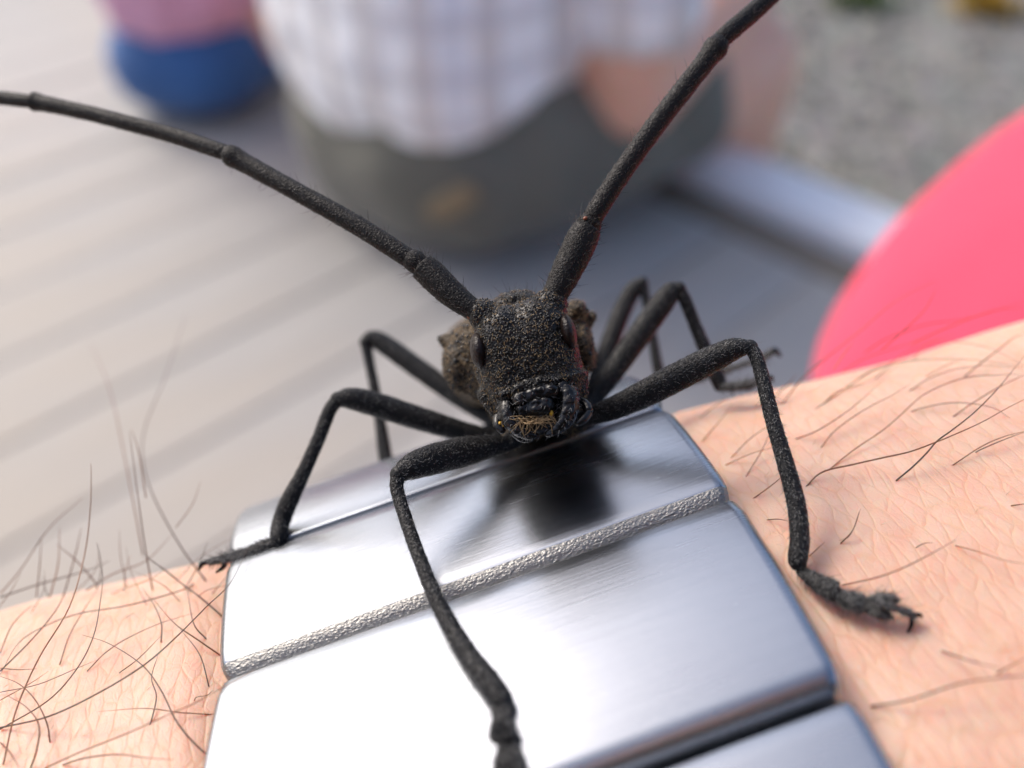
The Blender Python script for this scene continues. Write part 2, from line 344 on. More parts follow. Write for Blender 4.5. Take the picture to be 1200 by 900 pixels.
for i in range(6500):
    e = 88 + abs(rng.normal(0, 1))*95; n = rng.uniform(-130, 160); p = EV*e + NV*n; r = rng.uniform(.4, 1.5); k = len(V)
    q = rng.uniform(.6, 1.3, 6)*r; z = ground_z + r*.35
    V += [(p[0]+q[0], p[1], z), (p[0], p[1]+q[1], z), (p[0]-q[2], p[1], z), (p[0], p[1]-q[3], z), (p[0], p[1], z+q[4]*.6), (p[0], p[1], z-q[5])]
    F += [(k, k+1, k+4), (k+1, k+2, k+4), (k+2, k+3, k+4), (k+3, k, k+4), (k+1, k, k+5), (k+2, k+1, k+5), (k+3, k+2, k+5), (k, k+3, k+5)]
tag(link('gravel', mesh_of('gravel', V, F, fix=False, smooth=False), M['pebble']), 'loose grey gravel beyond the edge of the deck', 'gravel', kind='stuff')
def weed(px, py, size, mat, label, n=70):
    c = ground(px, py, ground_z); root = tag(empty('weed', c), label, 'plant', 'weeds in the gravel')
    V = []; F = []; S = []
    for i in range(n):
        a = rng.uniform(0, 2*math.pi); tilt = rng.uniform(.2, 1.25); L = size*rng.uniform(.5, 1.0); d = np.array([math.cos(a)*math.sin(tilt), math.sin(a)*math.sin(tilt), math.cos(tilt)])
        b = c + np.array([rng.normal(0, size*.35), rng.normal(0, size*.3), 0]); s = unit(np.cross(d, [0, 0, 1]))*L*.16; t = b + d*L - np.array([0, 0, L*.25*math.sin(tilt)]); mid = b + d*L*.55; k = len(V)
        V += [b, mid+s, t, mid-s, mid+np.array([0, 0, -L*.06])]; F += [(k, k+1, k+4), (k+1, k+2, k+4), (k+2, k+3, k+4), (k+3, k, k+4)]
    link('leaves', mesh_of('leaves', V, F, fix=False), mat, root, 'stuff')
    for i in range(4):
        b = c + np.array([rng.normal(0, size*.2), rng.normal(0, size*.2), 0]); V, F = loft([b, b+np.array([rng.normal(0, 1), rng.normal(0, 1), size*.6])], [.3, .15], seg=6); link('stem', mesh_of('stem', V, F), mat, root)
weed(1005, 8, 8, M['leaf'], 'small green weed in the gravel beyond the deck')
weed(1150, 14, 10, M['leaf_y'], 'yellowing weed in the gravel at the upper right corner')
weed(1075, -25, 7, M['leaf'], 'low green tuft between the two larger weeds')
weed(930, 60, 2.2, M['leaf_y'], 'tiny ochre tuft in the gravel right of the bare knee', 20)

# ------------------------------------------------------------------ people in the background
def limbs(*caps): return [capsule(*c[:4], **(c[4] if len(c) > 4 else {})) for c in caps]
Z3 = (np.array([1., 0, 0]), np.array([0, 1., 0]), np.array([0, 0, 1.]))
# adult in checked shirt, seated on the deck edge, back to the camera
P0 = np.array([-6.5, 88.0, 0]); fa = R_(45.0); FW = np.array([math.cos(fa), math.sin(fa), 0]); LF = np.array([-math.sin(fa), math.cos(fa), 0]); ZU = np.array([0, 0, 1.])
def pp(f, l, z): return P0 + FW*f + LF*l + ZU*z
AX = (LF, FW, ZU)
man = tag(empty('person', pp(0, 0, 0)), 'seated person in checked shirt and olive trousers, back turned, on the deck edge', 'person')
body = organic('body', [ellipsoid(pp(1, 1, 12), 12, 8.5, 9.5, axes=AX), ellipsoid(pp(1, 1, 26), 11, 7.5, 14, axes=AX), ellipsoid(pp(3, 1, 44), 17, 10, 12, axes=AX)]
    + limbs((pp(7, 1, 52), pp(9, 1, 60), 5.2, 5.2), (pp(6, -12, 49), pp(10, -14.5, 14), 5.0, 4.2), (pp(10, -14.5, 14), pp(32, -12, 20), 4.2, 3.4), (pp(6, 15, 49), pp(12, 19, 22), 5, 4), (pp(12, 19, 22), pp(32, 12, 24), 4, 3.1),
            (pp(2, -7, 9), pp(32, -11, 8.5), 8.0, 6.8), (pp(32, -11, 8.5), pp(37, -9, -27), 6.4, 4.2), (pp(37, -9, -29), pp(49, -10, -31), 3.8, 3.2), (pp(2, 10, 9), pp(36, 12, 10), 8.8, 6.6), (pp(36, 12, 10), pp(43, 10, -27), 6.4, 4.2), (pp(43, 10, -29), pp(55, 11, -31), 3.8, 3.2),
            (pp(32, -12, 20), pp(38, -9, 16), 3.2, 2.0), (pp(32, 12, 24), pp(40, 6, 21), 3.1, 2.0))
    + [ellipsoid(pp(11, 1, 71), 8, 9.8, 11.5, axes=AX), ellipsoid(pp(20.5, 1, 69.5), 1.3, 1.8, 2.0, axes=AX), ellipsoid(pp(11, -7.4, 70), 1.2, 2, 3, axes=AX), ellipsoid(pp(11, 9.4, 70), 1.2, 2, 3, axes=AX)], .8, 5)
link('body', body, M['far_skin'], man)
link('hair', organic('hair', [ellipsoid(pp(9.6, 1, 73), 9, 10.2, 11, axes=AX), ellipsoid(pp(4, 1, 68), 7.6, 5, 9, axes=AX)], .9, 5), M['dark_hair'], man)
def box_uv(me, ax, ay):
    uvl = me.uv_layers.new(name='UVMap'); co = np.array([v.co[:] for v in me.vertices]); li = np.array([l.vertex_index for l in me.loops])
    uvl.data.foreach_set('uv', np.stack([co[li]@ax, co[li]@ay], 1).ravel())
sh = organic('shirt', [ellipsoid(pp(.3, 1.2, 23.5), 14.4, 13.0, 15.6, ex=.7, axes=AX), ellipsoid(pp(3, 1, 43), 17.5, 12, 14, axes=AX)]
    + limbs((pp(6, -12, 49), pp(10, -14.2, 23), 7, 6.0), (pp(6, 15, 49), pp(10, 18, 30), 7, 6.6)), .8, 4)
displace(sh, lambda c: nz(c, (.16, .6), (.4, .35)))
box_uv(sh, unit(LF*.85 - FW*.5), ZU); link('shirt', sh, M['check'], man)
tr = organic('trousers', [ellipsoid(pp(1, 1, 8.6), 15.2, 12.6, 9.4, ex=.75, axes=AX), ellipsoid(pp(1, 1, 13), 13.8, 11.2, 7, axes=AX)]
    + limbs((pp(2, -7, 8.8), pp(19, -10, 9), 9.0, 8.4), (pp(3, 8, 8.8), pp(24, 12, 9.5), 8.8, 8.4)), .8, 4)
displace(tr, lambda c: nz(c, (.14, .9)), lambda c: np.stack([c[:, 0], c[:, 1], np.maximum(c[:, 2], .05)], 1))
trousers = link('trousers', tr, M['khaki'], man)
def on_mesh(me, px, py):                               # first hit of a sight line on a mesh
    from mathutils.bvhtree import BVHTree
    b = BVHTree.FromPolygons([v.co[:] for v in me.vertices], [p.vertices[:] for p in me.polygons])
    d = Vector(W(px, py, 1.0)-O).normalized(); h = b.ray_cast(Vector(O), d); return (np.array(h[0]), np.array(h[1])) if h[0] else (None, None)
h, nn = on_mesh(tr, 530, 236)
if h is not None:
    s = unit(np.cross(nn, ZU)); u = np.cross(s, nn); V, F = ellipsoid(h+nn*.15, 2.6, 1.0, .5, roll=R_(35), ex=.6, axes=(-s, u, nn)); link('pocket_tab', mesh_of('pocket_tab', V, F), M['pocket'], trousers)
# child in pink top
Q0 = np.array([-37.0, 113.4, 0]); ca = R_(80); CF = np.array([math.cos(ca), math.sin(ca), 0]); CL = np.array([-math.sin(ca), math.cos(ca), 0])
def cc(f, l, z): return Q0 + CF*f + CL*l + ZU*z
CA = (CL, CF, ZU)
kid = tag(empty('person', cc(0, 0, 0)), 'seated child in pink top and blue shorts, upper left of the picture', 'person')
cb = organic('body', [ellipsoid(cc(0, 0, 8), 7.5, 7, 7, axes=CA), ellipsoid(cc(0, 0, 24), 7.5, 6, 15, axes=CA), ellipsoid(cc(3, 0, 54), 7, 8, 9, axes=CA), ellipsoid(cc(10.8, 0, 53), 1, 1.3, 1.5, axes=CA), ellipsoid(cc(3, 6.8, 53), 1, 1.6, 2.4, axes=CA), ellipsoid(cc(3, -6.8, 53), 1, 1.6, 2.4, axes=CA)]
    + limbs((cc(1, 0, 38), cc(2, 0, 46), 3.6, 3.4), (cc(1, 9, 37), cc(8, 11, 22), 3, 2.4), (cc(8, 11, 22), cc(20, 6, 17), 2.4, 1.9), (cc(1, -9, 37), cc(8, -11, 22), 3, 2.4), (cc(8, -11, 22), cc(20, -6, 17), 2.4, 1.9), (cc(20, 6, 17), cc(24, 4, 15), 1.9, 1.3), (cc(20, -6, 17), cc(24, -4, 15), 1.9, 1.3),
            (cc(2, 5, 7), cc(24, 8, 12), 5.5, 4.2), (cc(2, -5, 7), cc(24, -8, 12), 5.5, 4.2), (cc(24, 8, 12), cc(30, 8, -10), 4, 3), (cc(24, -8, 12), cc(30, -8, -10), 4, 3)), .7, 5)
for v in cb.vertices:
    if v.co.z < .4 and (np.array(v.co)-cc(0, 0, 0))@CF < 20: v.co.z = .4
link('body', cb, M['far_skin'], kid)
link('hair', organic('hair', [ellipsoid(cc(2, 0, 56), 7.8, 8.4, 8.8, axes=CA), ellipsoid(cc(-3, 0, 50), 6, 4, 8, axes=CA)], .7, 4), M['dark_hair'], kid)
link('shorts', organic('shorts', [ellipsoid(cc(0, 0, 6.0), 9.6, 9.4, 6.2, ex=.85, axes=CA)] + limbs((cc(2, 4.5, 6), cc(15, 6.5, 9), 5.8, 5.6), (cc(2, -4.5, 6), cc(15, -6.5, 9), 5.8, 5.6)), .6, 4), M['blue_short'], kid)
pt = organic('top', [ellipsoid(cc(.3, 0, 20.5), 9.4, 9.9, 14.5, ex=.8, axes=CA), ellipsoid(cc(1, 0, 33), 9.4, 7.5, 9, axes=CA)] + limbs((cc(1, 8, 37), cc(6, 11, 27), 4.4, 4.2), (cc(1, -8, 37), cc(6, -11, 27), 4.4, 4.2)), .6, 4)
displace(pt, lambda c: nz(c, (.25, .9)))
link('top', pt, M['pink_top'], kid)
# bent leg in pinkish red trousers close behind the forearm
KC = W(1480, 590, 18.5); hip = np.array([32.0, -12.0, 20.0]); foot = np.array([KC[0]-1.0, KC[1]+9, 5.0])
leg = tag(empty('person', (foot[0], foot[1], 0)), 'bent knee in bright pinkish red trousers just behind the forearm, right', 'person')
kp = organic('trousers', [capsule(hip, KC, 9.5, 8.0), ellipsoid(KC, 8.3, 8.3, 8.3, axes=Z3), capsule(KC, foot+np.array([0, 0, 4]), 7.6, 5.6)], .5, 6)
displace(kp, lambda c: nz(c, (.16, .35), (.5, .10)))
link('trousers', kp, M['red_cloth'], leg)
hp = np.array([22.0, -16.0, 14.0]); tp = np.array([8.0, -23.0, 63.0])  # photographer's unseen upper body, added for its dark reflection in the bracelet's link ends
link('body', organic('body', [ellipsoid(tp+np.array([-3, 5, 21]), 8, 9.8, 11.5, axes=Z3), ellipsoid(tp+np.array([-3, 15, 19]), 1.4, 1.8, 2, axes=Z3), capsule(tp+np.array([-1, 0, 6]), tp+np.array([-2, 3, 14]), 5.4, 5.4), ellipsoid(tp, 16, 9, 12, axes=Z3), capsule(hp+np.array([0, 0, 6]), tp, 11, 10)], .9, 5), M['far_skin'], leg)
link('shirt', organic('shirt', [ellipsoid(tp+np.array([0, 0, -1]), 20, 11.5, 12, axes=Z3), capsule(hp+np.array([0, 1, 6]), tp+np.array([0, 0, -4]), 15, 14), capsule(tp+np.array([16, 2, 2]), tp+np.array([24, 18, -14]), 7, 6), capsule(tp+np.array([-16, 2, 2]), tp+np.array([-20, 14, -16]), 7, 6)], .9, 5), M['dark_shirt'], leg)
link('hair', organic('hair', [ellipsoid(tp+np.array([-3, 3.5, 23.5]), 9, 10, 11, axes=Z3), ellipsoid(tp+np.array([-3, -2, 19]), 7.5, 5, 9, axes=Z3)], .9, 4), M['dark_hair'], leg)
link('shoe', organic('shoe', [capsule(foot+np.array([0, -4, -1.6]), foot+np.array([0, 13, -2.2]), 3.6, 3.0, flat=.8), ellipsoid(foot+np.array([0, -2, 1]), 4, 5, 5, axes=Z3)], .4, 3), M['shoe'], leg)

# ------------------------------------------------------------------ bracelet: section curve in the plane across the arm
AL = R_(19.0); BE = R_(4.0); A0 = math.cos(AL)*RV + math.sin(AL)*UV; SV = math.sin(AL)*RV - math.cos(AL)*UV
AXW = A0*math.cos(BE) + FV*math.sin(BE); FN = FV*math.cos(BE) - A0*math.sin(BE)     # the arm points a little away to the right
WC, HW = -0.385 + 4.1*math.sin(BE), 1.10
def sec(s, d, w): return O + w*AXW + s*SV + d*FN
half_t = [13, 29, 36, 43, 50, 58, 66, 105, 147]; half_l = [.80, .79, 1.01, .95, .95, .95, .95, .95, .92]
TH = [R_(a) for a in half_t] + [R_(a+180) for a in half_t]; LEN = half_l*2
node = [None]*19; node[2] = np.array([0.728, 3.995])
for k in range(2, 18): node[k+1] = node[k] + LEN[k]*np.array([math.sin(TH[k]), -math.cos(TH[k])])
node[1] = node[2] - LEN[1]*np.array([math.sin(TH[1]), -math.cos(TH[1])]); node[0] = node[1] - LEN[0]*np.array([math.sin(TH[0]), -math.cos(TH[0])])
def redge(u): return float(np.interp(u, [-3, 0, .97, 2.0, 4.5, 9], [1.08, 1.10, 1.25, 1.36, 1.36, 1.08]))
def ledge(u): return float(np.interp(u, [-3, 0, 2.0, 5, 9], [1.10, 1.10, 1.0, 1.0, 1.10]))
def link_mesh(L, u0, k):
    """one link: x along the arm, y along the band (0..L), z outward. Sharp upper edge, domed brushed face, rounded end"""
    T = .21; lr = {0: .014, 1: .076}.get(k, .10); gap = .025 if k < 2 else .055; lip0 = L-lr-gap; bul = {0: .065, 1: .024}.get(k, .028)
    prof = [(.004, -T, 0), (.004, -.02, 0), (.006, -.006, 0), (.014, .0, 0)]
    for i in range(1, 13):
        t = .014 + (lip0-.014)*i/12; prof.append((t, bul*4*(t/L)*(1-t/L)*1.0, 0))
    z0 = prof[-1][1]
    for i in range(1, 9):
        a = i/8*R_(78); prof.append((lip0 + lr*math.sin(a), z0 - lr*((1-math.cos(a)) if k != 1 else (.55*i/8 + .45*(1-math.cos(a)))), 1 if k == 1 else 2))
    prof += [(L-gap, -.15, 1 if k == 1 else 2), (L-gap, -T, 1 if k == 1 else 2)]
    ws = [-1, -.992, -.982, -.972, -.95] + list(np.linspace(-.9, .9, 19)) + [.95, .972, .982, .992, 1]
    V = []; F = []; mi = []; nw = len(ws)
    for (t, z, r) in prof:
        c = max(0, (t-(L-.16))/.16); c0 = max(0, (.05-t)/.05); cut = .045*c*c + .018*c0*c0; rw = redge(u0+t) - cut; lw = ledge(u0+t) - cut
        for w in ws:
            e = max(0, abs(w)-.968)/.032; V.append(((lw if w < 0 else rw)*w, t, z - .030*e*e if z > -T+.01 else z))
    for i in range(len(prof)-1):
        for k in range(nw-1):
            F.append((i*nw+k, i*nw+k+1, (i+1)*nw+k+1, (i+1)*nw+k)); mi.append(1 if prof[i+1][2] == 1 and prof[i][2] == 1 else 0)
    n = len(prof)
    F.append(tuple(range(nw-1, -1, -1)) if False else tuple([0*nw+k for k in range(nw-1, -1, -1)])); mi.append(0)
    F[-1] = tuple([k for k in range(nw)][::-1] + [(n-1)*nw+k for k in range(nw)]); 
    F.append(tuple([i*nw for i in range(n)])); mi.append(0); F.append(tuple([i*nw+nw-1 for i in range(n)][::-1])); mi.append(0)
    me = bpy.data.meshes.new('link'); me.from_pydata(V, [], F); me.update()
    bm = bmesh.new(); bm.from_mesh(me); bmesh.ops.recalc_face_normals(bm, faces=bm.faces); bm.to_mesh(me); bm.free()
    me.polygons.foreach_set('use_smooth', [True]*len(me.polygons))
    for p in me.polygons: p.use_smooth = len(p.vertices) == 4
    me.polygons.foreach_set('material_index', mi); me.materials.append(M['steel']); me.materials.append(M['etched'])
    uvl = me.uv_layers.new(name='UVMap')
    for l in me.loops: uvl.data[l.index].uv = (V[l.vertex_index][0]*.4+.5, V[l.vertex_index][1])
    try: me.set_sharp_from_angle(angle=R_(40))
    except Exception: pass
    return me
node_u = [float(sum(LEN[:k])-LEN[0]-LEN[1]) for k in range(18)]
brace = tag(empty('watch_bracelet', sec(node[3][0]+2.0, node[3][1]+2.0, WC)), 'brushed steel watch bracelet of broad links worn around the wrist', 'bracelet')
for k in range(18):
    L = LEN[k]
    o = link('link', link_mesh(L, node_u[k], k), None, brace)
    ty = math.sin(TH[k])*SV - math.cos(TH[k])*FN; tz = -math.cos(TH[k])*SV - math.sin(TH[k])*FN
    x = AXW if np.dot(np.cross(AXW, ty), tz) > 0 else -AXW
    p = sec(*node[k], WC); o.matrix_parent_inverse = Matrix.Identity(4)
    mw = Matrix((( x[0], ty[0], tz[0], p[0]), (x[1], ty[1], tz[1], p[1]), (x[2], ty[2], tz[2], p[2]), (0, 0, 0, 1)))
    o.matrix_basis = Matrix.Translation(-Vector(origin(brace))) @ mw
    # pins that hinge the links
pin = loft([np.array([-HW*.86, 0, 0]), np.array([HW*.86, 0, 0])], [.05, .05], seg=10); pin_me = mesh_of('pin', *pin)
for k in range(18):
    o = link('pin', pin_me, M['steel'], brace); p = sec(*(node[k]+.13*np.array([math.cos(TH[k]), math.sin(TH[k])])), WC); x = AXW
    y = unit(np.cross(FN, x)); z = np.cross(x, y); o.matrix_parent_inverse = Matrix.Identity(4)
    o.matrix_basis = Matrix.Translation(-Vector(origin(brace))) @ Matrix(((x[0], y[0], z[0], p[0]), (x[1], y[1], z[1], p[1]), (x[2], y[2], z[2], p[2]), (0, 0, 0, 1)))

# arm: smooth closed section inside the bracelet
mid = [node[k]*.5 + node[k+1]*.5 + .02*np.array([-math.cos(TH[k]), -math.sin(TH[k])]) for k in range(18)]
NS = 16; CV = []
for i in range(18):
    p0, p1, p2, p3 = mid[i-1], mid[i], mid[(i+1) % 18], mid[(i+2) % 18]
    for k in range(NS):
        t = k/NS; CV.append(0.5*((2*p1)+(-p0+p2)*t+(2*p0-5*p1+4*p2-p3)*t*t+(-p0+3*p1-3*p2+p3)*t**3))
CV = np.array(CV); NC = len(CV)
TG = np.roll(CV, -1, 0) - np.roll(CV, 1, 0); TG /= np.linalg.norm(TG, axis=1)[:, None]
CN = np.stack([TG[:, 1], -TG[:, 0]], 1)               # outward in (s, d)
if np.mean(np.sum(CN*(CV-CV.mean(0)), axis=1)) < 0: CN = -CN
def inset(w):
    q = abs(w-WC) - HW
    under = .25
    if w > WC: out = np.interp(w-.286, [.7, 1.2, 2.2, 4, 9, 25], [.19, .23, .34, .38, .28, -.3])
    else: out = np.interp(-w+.286, [1.4, 1.9, 2.6, 4.5, 9, 25], [.17, .11, .02, -.05, .05, .1])
    t = min(1, max(0, (q+.12)/.34)); t = t*t*(3-2*t); return under*(1-t) + out*t
def arm_hit(px, py, lift=0.0):
    X = (px-600)/FPX; Y = (py-450)/FPX; ww = X*math.cos(AL) - Y*math.sin(AL); den = math.cos(BE) - ww*math.sin(BE); mm = (X*math.sin(AL) + Y*math.cos(AL))/den; d = 4.3
    best = None
    for it in range(5):
        Pn = CV + CN*(lift - inset(d*(ww*math.cos(BE)+math.sin(BE)))); g = Pn[:, 0] - mm*Pn[:, 1]; g2 = np.roll(g, -1); idx = np.where(g*g2 <= 0)[0]
        if len(idx) == 0: return None
        ds = [Pn[i, 1] + (Pn[(i+1) % NC, 1]-Pn[i, 1])*g[i]/(g[i]-g2[i]+1e-12) for i in idx]; d = min(ds)/den; best = d
    return best
def band_hit(px, py):
    X = (px-600)/FPX; Y = (py-450)/FPX; ww = X*math.cos(AL) - Y*math.sin(AL); den = math.cos(BE) - ww*math.sin(BE); mm = (X*math.sin(AL) + Y*math.cos(AL))/den; best = None
    for k in range(18):
        a, b = node[k], node[k+1]; ga, gb = a[0]-mm*a[1], b[0]-mm*b[1]
        if ga*gb <= 0:
            d = a[1] + (b[1]-a[1])*ga/(ga-gb+1e-12)
            if best is None or d < best: best = d
    return None if best is None else best/den
wst = np.unique(np.concatenate([np.linspace(-24, -3.2, 30), np.linspace(-3.2, 3.6, 150), np.linspace(3.6, 26, 30)]))
V = []; F = []; UVS = []
arc = np.concatenate([[0], np.cumsum(np.linalg.norm(np.diff(CV, axis=0), axis=1))])
N3 = CN[:, :1]*SV + CN[:, 1:]*FN
for w in wst:
    q = CV - CN*inset(w); base = O + w*AXW + q[:, :1]*SV + q[:, 1:]*FN
    b = np.array([mnoise.noise((w*1.1, a*.9, 3.1))*.016 + mnoise.noise((w*4, a*3, 8))*.003 for a in arc])
    V.append(base + N3*b[:, None]); UVS.append(np.stack([np.full(NC, w), arc], 1))
V = np.concatenate(V); UVS = np.concatenate(UVS)
nw = len(wst)
for i in range(nw-1):
    for j in range(NC):
        j2 = (j+1) % NC; F.append((i*NC+j, i*NC+j2, (i+1)*NC+j2, (i+1)*NC+j))
F.append(tuple(range(NC))); F.append(tuple((nw-1)*NC+j for j in range(NC))[::-1])
ame = mesh_of('arm', V, F); uvl = ame.uv_layers.new(name='UVMap')
uva = np.array(UVS)[[l.vertex_index for l in ame.loops]]; uvl.data.foreach_set('uv', uva.ravel())
person = tag(empty('person', sec(node[3][0]+2.2, node[3][1]+2.2, WC)), 'bare hairy forearm and wrist wearing the steel bracelet, crossing the foreground', 'person')
arm = link('arm', ame, M['skin'], person)

# hairs on the arm
def hair(pts, r=.0042, lift=.05, root=0, mat='hair', depth=None, far=0.0):
    """pts traced along the hair; it starts in the skin and rises to lift at its free end"""
    n = len(pts); P = []
    for i, (x, y) in enumerate(pts):
        t = i/(n-1) if root == 0 else 1-i/(n-1); lf = lift*math.sin(min(1, t*1.25)*math.pi/2)
        d = arm_hit(x, y, lf)
        P.append([x, y, d])
    ok = [i for i in range(n) if P[i][2] is not None]
    for i in range(n):
        if P[i][2] is None:
            if depth is not None: P[i][2] = depth
            elif ok: j = min(ok, key=lambda k: abs(k-i)); P[i][2] = P[j][2] - .02*abs(i-j)
            else: P[i][2] = 4.9
    if depth is not None:
        for i in range(n): P[i][2] = depth*(1-.0) if P[i][2] is None else P[i][2]
    if far:
        for i in range(n): P[i][2] += far*(i/(n-1))**1.3
    Q = catmull([W(*p) for p in P], 6); m_ = len(Q); t = np.linspace(0, 1, m_) if root == 0 else np.linspace(1, 0, m_)
    return loft(Q, r*(1-.75*t**2.2), seg=6)
def S(x0, y0, s, pts): return [(x0+x/s, y0+y/s) for x, y in pts]
A_ = (0, 560, 2.647); B_ = (1000, 380, 6.0); C_ = (800, 360, 3.0); D_ = (900, 600, 3.0); E_ = (0, 350, 2.572)
